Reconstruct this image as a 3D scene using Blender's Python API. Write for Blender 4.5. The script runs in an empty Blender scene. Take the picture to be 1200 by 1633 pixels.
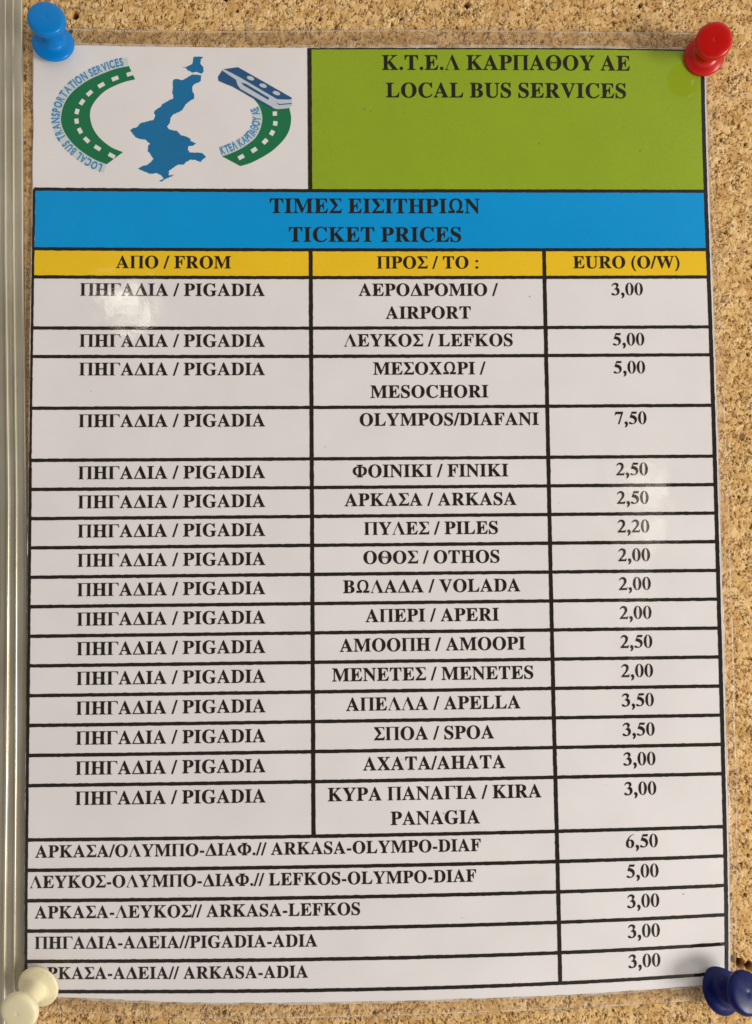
import bpy, math, random
import numpy as np
from mathutils import Vector, Matrix
from mathutils.geometry import tessellate_polygon
random.seed(7); rng = np.random.default_rng(11)
scene = bpy.context.scene
col = scene.collection
MM = 0.001

# ------------------------------------------------------------------ camera
cam = bpy.data.cameras.new("camera"); cam_o = bpy.data.objects.new("camera", cam); col.objects.link(cam_o)
cam.sensor_fit = 'VERTICAL'; cam.sensor_height = 24.0; cam.lens = 1300.0/1633.0*24.0
cam.clip_start = 0.01; cam.clip_end = 50
# rows: right, up, back of the hand-held phone, facing the board almost squarely
RX = Vector((0.9994727, -0.0311520, -0.0091540)); UP = Vector((0.0078545, -0.0415841, 0.9991041)); BK = Vector((-0.0315048, -0.9986492, -0.0413175))
cam_o.matrix_world = Matrix(((RX.x, UP.x, BK.x, -7.96*MM), (RX.y, UP.y, BK.y, -242.95*MM), (RX.z, UP.z, BK.z, -9.92*MM), (0, 0, 0, 1)))
cam.dof.use_dof = True; cam.dof.focus_distance = 0.243; cam.dof.aperture_fstop = cam.lens/2.2
scene.camera = cam_o

# ------------------------------------------------------------------ world and lamps
world = bpy.data.worlds.new("World"); scene.world = world; world.use_nodes = True
nt = world.node_tree; bg = nt.nodes['Background']
tc = nt.nodes.new('ShaderNodeTexCoord'); vd = nt.nodes.new('ShaderNodeVectorMath'); vd.operation = 'DOT_PRODUCT'
vd.inputs[1].default_value = Vector((0.80, -0.25, 0.05)).normalized()
nt.links.new(tc.outputs['Generated'], vd.inputs[0])
wr = nt.nodes.new('ShaderNodeValToRGB'); mr = nt.nodes.new('ShaderNodeMapRange'); mr.inputs[1].default_value = -1; mr.inputs[2].default_value = 1
nt.links.new(vd.outputs['Value'], mr.inputs[0]); nt.links.new(mr.outputs[0], wr.inputs[0])
e = wr.color_ramp.elements
e[0].position = 0.15; e[0].color = (0.42, 0.40, 0.36, 1); e[1].position = 0.95; e[1].color = (1.0, 0.95, 0.88, 1)
sx_ = nt.nodes.new('ShaderNodeSeparateXYZ'); nt.links.new(tc.outputs['Generated'], sx_.inputs[0])
fr_ = nt.nodes.new('ShaderNodeMapRange'); fr_.interpolation_type = 'SMOOTHSTEP'; fr_.inputs[1].default_value = -0.97; fr_.inputs[2].default_value = -0.60; fr_.inputs[3].default_value = 0.14; fr_.inputs[4].default_value = 1.0
nt.links.new(sx_.outputs['Y'], fr_.inputs[0])          # the viewer and the shaded yard behind him are dim
ml_ = nt.nodes.new('ShaderNodeVectorMath'); ml_.operation = 'SCALE'; nt.links.new(wr.outputs[0], ml_.inputs[0]); nt.links.new(fr_.outputs[0], ml_.inputs['Scale'])
nt.links.new(ml_.outputs[0], bg.inputs[0]); bg.inputs[1].default_value = 1.07

def area(name, loc, target, sx, sy, power, colour):
    l = bpy.data.lights.new(name, 'AREA'); l.shape = 'RECTANGLE'; l.size = sx; l.size_y = sy; l.energy = power; l.color = colour
    o = bpy.data.objects.new(name, l); col.objects.link(o); o.location = loc
    o.rotation_euler = (Vector(target)-Vector(loc)).to_track_quat('-Z', 'Y').to_euler()
    return o
# soft daylight from an opening to the right of the board
area("side_daylight", (0.80, -0.56, -0.24), (0, 0, 0.03), 0.27, 0.30, 7.1, (1.0, 0.96, 0.89))
# patches of bright sky between leaves behind the viewer, mirrored in the glossy film
GL = Vector((-0.0236, -0.0144, -0.0107))
for (x, z, sx, sy, p, tw) in ((-292, 352, 44, 17, 1.0, 0.25), (-283, 337, 30, 16, .9, -0.5), (-316, 336, 9, 22, .8, 0.5), (-303, 325, 13, 9, 1.3, 0.6), (-285, 318, 16, 10, .9, 0.2), (-318, 352, 8, 30, .55, 0.5), (-265, 340, 9, 26, .5, -0.3), (-292, 366, 40, 8, .45, 0.1), (-271, 322, 8, 12, .6, 0.8), (362, 75, 30, 44, .55, 0.1), (366, 18, 22, 40, .50, -0.1), (352, -70, 7, 170, .34, 0.05), (330, 60, 6, 130, .28, 0.08)):
    L = Vector((x*MM, -0.828, z*MM))
    o = area("sky_gap", L, (0, 0, 0.03), sx*MM, sy*MM, 8.5*p*math.pi*sx*sy*1e-6, (1.0, 0.94, 0.78))
    o.rotation_euler.rotate_axis('Z', tw)
scene.view_settings.view_transform = 'Standard'; scene.view_settings.look = 'None'
scene.view_settings.exposure = 0.03; scene.view_settings.gamma = 1.0; scene.view_settings.use_curve_mapping = False

# ------------------------------------------------------------------ helpers
def mesh_obj(name, verts, faces, mats, parent=None, smooth=False, midx=None):
    me = bpy.data.meshes.new(name)
    me.from_pydata([tuple(v) for v in verts], [], faces); 
    for m in (mats if isinstance(mats, (list, tuple)) else [mats]): me.materials.append(m)
    if midx is not None: me.polygons.foreach_set('material_index', midx)
    if smooth: me.polygons.foreach_set('use_smooth', [True]*len(me.polygons))
    me.update()
    o = bpy.data.objects.new(name, me); col.objects.link(o)
    if parent: o.parent = parent
    return o
def empty(name, label, cat, group=None, loc=(0, 0, 0)):
    o = bpy.data.objects.new(name, None); col.objects.link(o); o.location = loc; o.empty_display_size = 0.01
    o['label'] = label; o['category'] = cat
    if group: o['group'] = group
    return o
def mat(name, base, rough=0.5, metal=0.0, coat=0.0, coat_rough=0.05, ior=1.5):
    m = bpy.data.materials.new(name); m.use_nodes = True; b = m.node_tree.nodes['Principled BSDF']
    b.inputs['Base Color'].default_value = (*base, 1); b.inputs['Roughness'].default_value = rough; b.inputs['Metallic'].default_value = metal
    b.inputs['Coat Weight'].default_value = coat; b.inputs['Coat Roughness'].default_value = coat_rough; b.inputs['IOR'].default_value = ior
    return m, m.node_tree, b
def lin(r, g, b):
    f = lambda c: (c/255/12.92 if c/255 <= 0.04045 else ((c/255+0.055)/1.055)**2.4)
    return (f(r), f(g), f(b))
def N(t, kind, **kw):
    n = t.nodes.new(kind)
    for k, v in kw.items():
        if k.startswith('i_'): n.inputs[k[2:].replace('_', ' ')].default_value = v
        else: setattr(n, k, v)
    return n

# ------------------------------------------------------------------ materials
def printed(name, base, mottle=0.10, scale=2600.0):
    """ink or paper sealed under glossy laminating film"""
    m, t, b = mat(name, base, 0.55, 0, 1.0, 0.045)
    b.inputs['Specular IOR Level'].default_value = 0.0
    tcn = N(t, 'ShaderNodeTexCoord')
    n1 = N(t, 'ShaderNodeTexNoise', i_Scale=scale, i_Detail=2.0); t.links.new(tcn.outputs['Object'], n1.inputs['Vector'])
    n2 = N(t, 'ShaderNodeTexNoise', i_Scale=55.0, i_Detail=3.0); t.links.new(tcn.outputs['Object'], n2.inputs['Vector'])
    mx = N(t, 'ShaderNodeMath', operation='MULTIPLY_ADD'); mx.inputs[1].default_value = 2*mottle; mx.inputs[2].default_value = 1-mottle
    t.links.new(n1.outputs['Fac'], mx.inputs[0])
    mx2 = N(t, 'ShaderNodeMath', operation='MULTIPLY_ADD'); mx2.inputs[1].default_value = 0.16; mx2.inputs[2].default_value = -0.08
    t.links.new(n2.outputs['Fac'], mx2.inputs[0])
    ad = N(t, 'ShaderNodeMath', operation='ADD'); t.links.new(mx.outputs[0], ad.inputs[0]); t.links.new(mx2.outputs[0], ad.inputs[1])
    hs = N(t, 'ShaderNodeHueSaturation'); hs.inputs['Color'].default_value = (*base, 1); t.links.new(ad.outputs[0], hs.inputs['Value'])
    t.links.new(hs.outputs[0], b.inputs['Base Color'])
    # faint orange-peel and long ripples of the film
    n3 = N(t, 'ShaderNodeTexNoise', i_Scale=95.0, i_Detail=1.5, i_Roughness=0.5); t.links.new(tcn.outputs['Object'], n3.inputs['Vector'])
    n4 = N(t, 'ShaderNodeTexNoise', i_Scale=1900.0, i_Detail=1.0); t.links.new(tcn.outputs['Object'], n4.inputs['Vector'])
    b1 = N(t, 'ShaderNodeBump', i_Strength=0.5, i_Distance=0.00026); t.links.new(n3.outputs['Fac'], b1.inputs['Height'])
    b2 = N(t, 'ShaderNodeBump', i_Strength=0.35, i_Distance=0.00002); t.links.new(n4.outputs['Fac'], b2.inputs['Height']); t.links.new(b1.outputs[0], b2.inputs['Normal'])
    t.links.new(b2.outputs[0], b.inputs['Coat Normal'])
    return m
M_PAPER = printed('white_paper', (0.745, 0.708, 0.712), 0.03)
M_GREEN = printed('green_ink', lin(140, 163, 36), 0.16)
M_BLUE = printed('blue_ink', lin(0, 145, 212), 0.12)
M_YELLOW = printed('yellow_ink', lin(232, 190, 36), 0.10)
M_INK = printed('black_ink', (0.018, 0.013, 0.010), 0.25)
M_RULE = printed('black_rule_ink', (0.020, 0.015, 0.011), 0.35)
M_LGREEN = printed('emblem_green_ink', lin(28, 112, 72), 0.12)
M_LBLUE = printed('island_blue_ink', lin(26, 108, 158), 0.10)
M_NAVYINK = printed('bus_blue_ink', lin(40, 84, 128), 0.12)
M_PALE = printed('bus_pale_ink', lin(190, 196, 205), 0.08)
M_LETTER = printed('lettering_blue_ink', lin(70, 136, 188), 0.12)
M_HALO = printed('lettering_pale_ink', lin(196, 206, 206), 0.06)

def film_mat():
    m = bpy.data.materials.new('clear_film'); m.use_nodes = True; t = m.node_tree; t.nodes.clear()
    out = N(t, 'ShaderNodeOutputMaterial'); tr = N(t, 'ShaderNodeBsdfTransparent'); tr.inputs[0].default_value = (0.995, 0.985, 0.975, 1)
    df = N(t, 'ShaderNodeBsdfDiffuse'); df.inputs[0].default_value = (0.76, 0.58, 0.40, 1)
    gl = N(t, 'ShaderNodeBsdfGlossy'); gl.inputs['Roughness'].default_value = 0.12
    tcn = N(t, 'ShaderNodeTexCoord'); n = N(t, 'ShaderNodeTexNoise', i_Scale=220.0, i_Detail=2.0); t.links.new(tcn.outputs['Object'], n.inputs['Vector'])
    bp = N(t, 'ShaderNodeBump', i_Strength=0.4, i_Distance=0.0003); t.links.new(n.outputs['Fac'], bp.inputs['Height']); t.links.new(bp.outputs[0], gl.inputs['Normal'])
    fr = N(t, 'ShaderNodeFresnel', i_IOR=1.5); t.links.new(bp.outputs[0], fr.inputs['Normal'])
    m1 = N(t, 'ShaderNodeMixShader'); m1.inputs[0].default_value = 0.08; t.links.new(tr.outputs[0], m1.inputs[1]); t.links.new(df.outputs[0], m1.inputs[2])
    m2 = N(t, 'ShaderNodeMixShader'); hf = N(t, 'ShaderNodeMath', operation='MULTIPLY'); hf.inputs[1].default_value = 0.45; t.links.new(fr.outputs[0], hf.inputs[0]); t.links.new(hf.outputs[0], m2.inputs[0]); t.links.new(m1.outputs[0], m2.inputs[1]); t.links.new(gl.outputs[0], m2.inputs[2])
    t.links.new(m2.outputs[0], out.inputs[0]); return m
M_FILM = film_mat()
def film_rim_mat():
    m = bpy.data.materials.new('film_rim_highlight'); m.use_nodes = True; t = m.node_tree; t.nodes.clear()  # milky rim strips that also paint highlight lines along the film's edges
    out = N(t, 'ShaderNodeOutputMaterial'); tr = N(t, 'ShaderNodeBsdfTransparent'); tr.inputs[0].default_value = (0.97, 0.95, 0.93, 1)
    pb = N(t, 'ShaderNodeBsdfPrincipled'); pb.inputs['Base Color'].default_value = (0.78, 0.70, 0.63, 1); pb.inputs['Roughness'].default_value = 0.25
    tcn = N(t, 'ShaderNodeTexCoord'); n = N(t, 'ShaderNodeTexNoise', i_Scale=130.0, i_Detail=4.0); t.links.new(tcn.outputs['Object'], n.inputs['Vector'])
    r = N(t, 'ShaderNodeMapRange'); r.inputs[1].default_value = 0.35; r.inputs[2].default_value = 0.7; r.inputs[3].default_value = 0.04; r.inputs[4].default_value = 0.58
    t.links.new(n.outputs['Fac'], r.inputs[0])
    m1 = N(t, 'ShaderNodeMixShader'); t.links.new(r.outputs[0], m1.inputs[0]); t.links.new(tr.outputs[0], m1.inputs[1]); t.links.new(pb.outputs[0], m1.inputs[2]); t.links.new(m1.outputs[0], out.inputs[0]); return m
M_RIM = film_rim_mat()
def film_edge_mat():
    m, t, b = mat('film_cut_edge', (0.80, 0.74, 0.68), 0.25); return m
M_FILMEDGE = film_edge_mat()

def cork_mat():
    m, t, b = mat('cork', (0.5, 0.33, 0.15), 0.85)
    b.inputs['Specular IOR Level'].default_value = 0.2
    a = N(t, 'ShaderNodeAttribute', attribute_name='grain'); p = N(t, 'ShaderNodeAttribute', attribute_name='bark_shade')
    tcn = N(t, 'ShaderNodeTexCoord')
    n = N(t, 'ShaderNodeTexNoise', i_Scale=900.0, i_Detail=3.0); t.links.new(tcn.outputs['Object'], n.inputs['Vector'])
    ad = N(t, 'ShaderNodeMath', operation='MULTIPLY_ADD'); ad.inputs[1].default_value = 0.5; t.links.new(n.outputs['Fac'], ad.inputs[0]); t.links.new(a.outputs['Fac'], ad.inputs[2])
    sb = N(t, 'ShaderNodeMath', operation='SUBTRACT'); sb.inputs[1].default_value = 0.25; t.links.new(ad.outputs[0], sb.inputs[0])
    r = N(t, 'ShaderNodeValToRGB'); t.links.new(sb.outputs[0], r.inputs[0])
    e = r.color_ramp.elements; e[0].position = 0.0; e[0].color = (*lin(192, 148, 92), 1); e[1].position = 1.0; e[1].color = (*lin(236, 202, 152), 1)
    k = e.new(0.5); k.color = (*lin(217, 178, 118), 1)
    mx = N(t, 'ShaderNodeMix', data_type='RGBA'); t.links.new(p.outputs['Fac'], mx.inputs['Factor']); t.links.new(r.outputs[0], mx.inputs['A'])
    mx.inputs['B'].default_value = (*lin(106, 62, 28), 1)  # brown of dark cork, also the shade painted into its recesses
    t.links.new(mx.outputs['Result'], b.inputs['Base Color'])
    bp = N(t, 'ShaderNodeBump', i_Strength=0.5, i_Distance=0.0001); t.links.new(n.outputs['Fac'], bp.inputs['Height']); t.links.new(bp.outputs[0], b.inputs['Normal'])
    return m
M_CORK = cork_mat()
def alu_mat():
    m, t, b = mat('anodised_aluminium', (0.55, 0.50, 0.38), 0.36, 0.72)
    tcn = N(t, 'ShaderNodeTexCoord'); mp = N(t, 'ShaderNodeMapping'); mp.inputs['Scale'].default_value = (900, 900, 14); t.links.new(tcn.outputs['Object'], mp.inputs[0])
    n = N(t, 'ShaderNodeTexNoise', i_Scale=1.0, i_Detail=4.0); t.links.new(mp.outputs[0], n.inputs['Vector'])
    r = N(t, 'ShaderNodeMapRange'); r.inputs[3].default_value = 0.20; r.inputs[4].default_value = 0.36; t.links.new(n.outputs['Fac'], r.inputs[0]); t.links.new(r.outputs[0], b.inputs['Roughness'])
    n2 = N(t, 'ShaderNodeTexNoise', i_Scale=28.0, i_Detail=5.0); t.links.new(tcn.outputs['Object'], n2.inputs['Vector'])
    cr = N(t, 'ShaderNodeValToRGB'); cr.color_ramp.elements[0].position = .3; cr.color_ramp.elements[0].color = (0.46, 0.41, 0.30, 1); cr.color_ramp.elements[1].position = .7; cr.color_ramp.elements[1].color = (0.70, 0.65, 0.53, 1)
    t.links.new(n2.outputs['Fac'], cr.inputs[0]); t.links.new(cr.outputs[0], b.inputs['Base Color'])
    bp = N(t, 'ShaderNodeBump', i_Strength=0.25, i_Distance=0.00005); t.links.new(n.outputs['Fac'], bp.inputs['Height']); t.links.new(bp.outputs[0], b.inputs['Normal'])
    return m
M_ALU = alu_mat()
def plastic(name, base, rough=0.22, sss=0.0, dirt=None, spec=0.38):
    m, t, b = mat(name, base, rough)
    b.inputs['Specular IOR Level'].default_value = spec
    if sss: b.inputs['Subsurface Weight'].default_value = sss; b.inputs['Subsurface Radius'].default_value = (0.003, 0.003, 0.002)
    tcn = N(t, 'ShaderNodeTexCoord'); n = N(t, 'ShaderNodeTexNoise', i_Scale=350.0, i_Detail=4.0); t.links.new(tcn.outputs['Object'], n.inputs['Vector'])
    r = N(t, 'ShaderNodeMapRange'); r.inputs[1].default_value = .3; r.inputs[2].default_value = .75; r.inputs[3].default_value = rough*0.8; r.inputs[4].default_value = rough*1.5
    t.links.new(n.outputs['Fac'], r.inputs[0]); t.links.new(r.outputs[0], b.inputs['Roughness'])
    if dirt:
        n2 = N(t, 'ShaderNodeTexNoise', i_Scale=160.0, i_Detail=6.0, i_Roughness=0.7); t.links.new(tcn.outputs['Object'], n2.inputs['Vector'])
        cr = N(t, 'ShaderNodeValToRGB'); cr.color_ramp.elements[0].position = dirt[1]; cr.color_ramp.elements[0].color = (*base, 1); cr.color_ramp.elements[1].position = dirt[2]; cr.color_ramp.elements[1].color = (*dirt[0], 1)
        t.links.new(n2.outputs['Fac'], cr.inputs[0]); t.links.new(cr.outputs[0], b.inputs['Base Color'])
    bp = N(t, 'ShaderNodeBump', i_Strength=0.12, i_Distance=0.0001); t.links.new(n.outputs['Fac'], bp.inputs['Height']); t.links.new(bp.outputs[0], b.inputs['Normal'])
    return m

# ------------------------------------------------------------------ the bowed sheet: (u, v) in mm on the print -> world
# u: right from the table's left rule, v: down from the rule under the header. The sheet is held at its corners and lifts between them.
ZC = (1.0302, 1.8225, 0.2548, 0.0835, -0.1718, -0.1386, 0.3758, -0.0451, -0.0012, -0.0027, -0.0312, -0.0394, -0.2141, -1.278, -0.8749, -0.103, -0.0424, -0.0358, -0.0473, -0.0783, -0.2724, -0.1141, 0.0225, 0.0421)
def leg(x):
    return [1+0*x, x, (3*x*x-1)/2, (5*x**3-3*x)/2, (35*x**4-30*x*x+3)/8, (63*x**5-70*x**3+15*x)/8]
def lift(u, v):
    a = leg(np.asarray(u, float)/102-1); b = leg(np.asarray(v, float)/117.5-1)
    z = 0
    for i in range(4):
        for j in range(6): z = z+ZC[i*6+j]*a[i]*b[j]
    return z
BOARD = -1.25                      # cork face, mm, below the sheet's datum
def P(u, v, h=0.0):
    z = lift(u, v)+h
    return np.stack([(np.asarray(u, float)-102)*MM, -z*MM, (98-np.asarray(v, float))*MM], -1)
def sheet_obj(name, pts2, tris, h, material, parent):
    a = np.array(pts2, float)
    return mesh_obj(name, P(a[:, 0], a[:, 1], h), tris, material, parent)
def grid(u0, u1, v0, v1, step=2.5):
    nu = max(1, int(math.ceil((u1-u0)/step))); nv = max(1, int(math.ceil((v1-v0)/step)))
    us = np.linspace(u0, u1, nu+1); vs = np.linspace(v0, v1, nv+1)
    pts = [(u, v) for v in vs for u in us]
    f = [(j*(nu+1)+i, (j+1)*(nu+1)+i, (j+1)*(nu+1)+i+1, j*(nu+1)+i+1) for j in range(nv) for i in range(nu)]
    return pts, f
def merge(parts):
    pts, fs = [], []
    for p, f in parts:
        k = len(pts); pts += p; fs += [tuple(i+k for i in t) for t in f]
    return pts, fs
def fill(contours):
    """triangulate closed contours (holes included) in 2-D, facing the viewer"""
    flat = [p for c in contours for p in c]
    tr = tessellate_polygon([[Vector((x, y, 0)) for x, y in c] for c in contours])
    out = []
    for a, b, c in tr:
        (ax, ay), (bx, by), (cx, cy) = flat[a], flat[b], flat[c]
        s = (bx-ax)*(cy-ay)-(by-ay)*(cx-ax)
        if abs(s) < 1e-9: continue
        out.append((a, b, c) if s < 0 else (a, c, b))       # v runs down
    return flat, out

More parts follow.
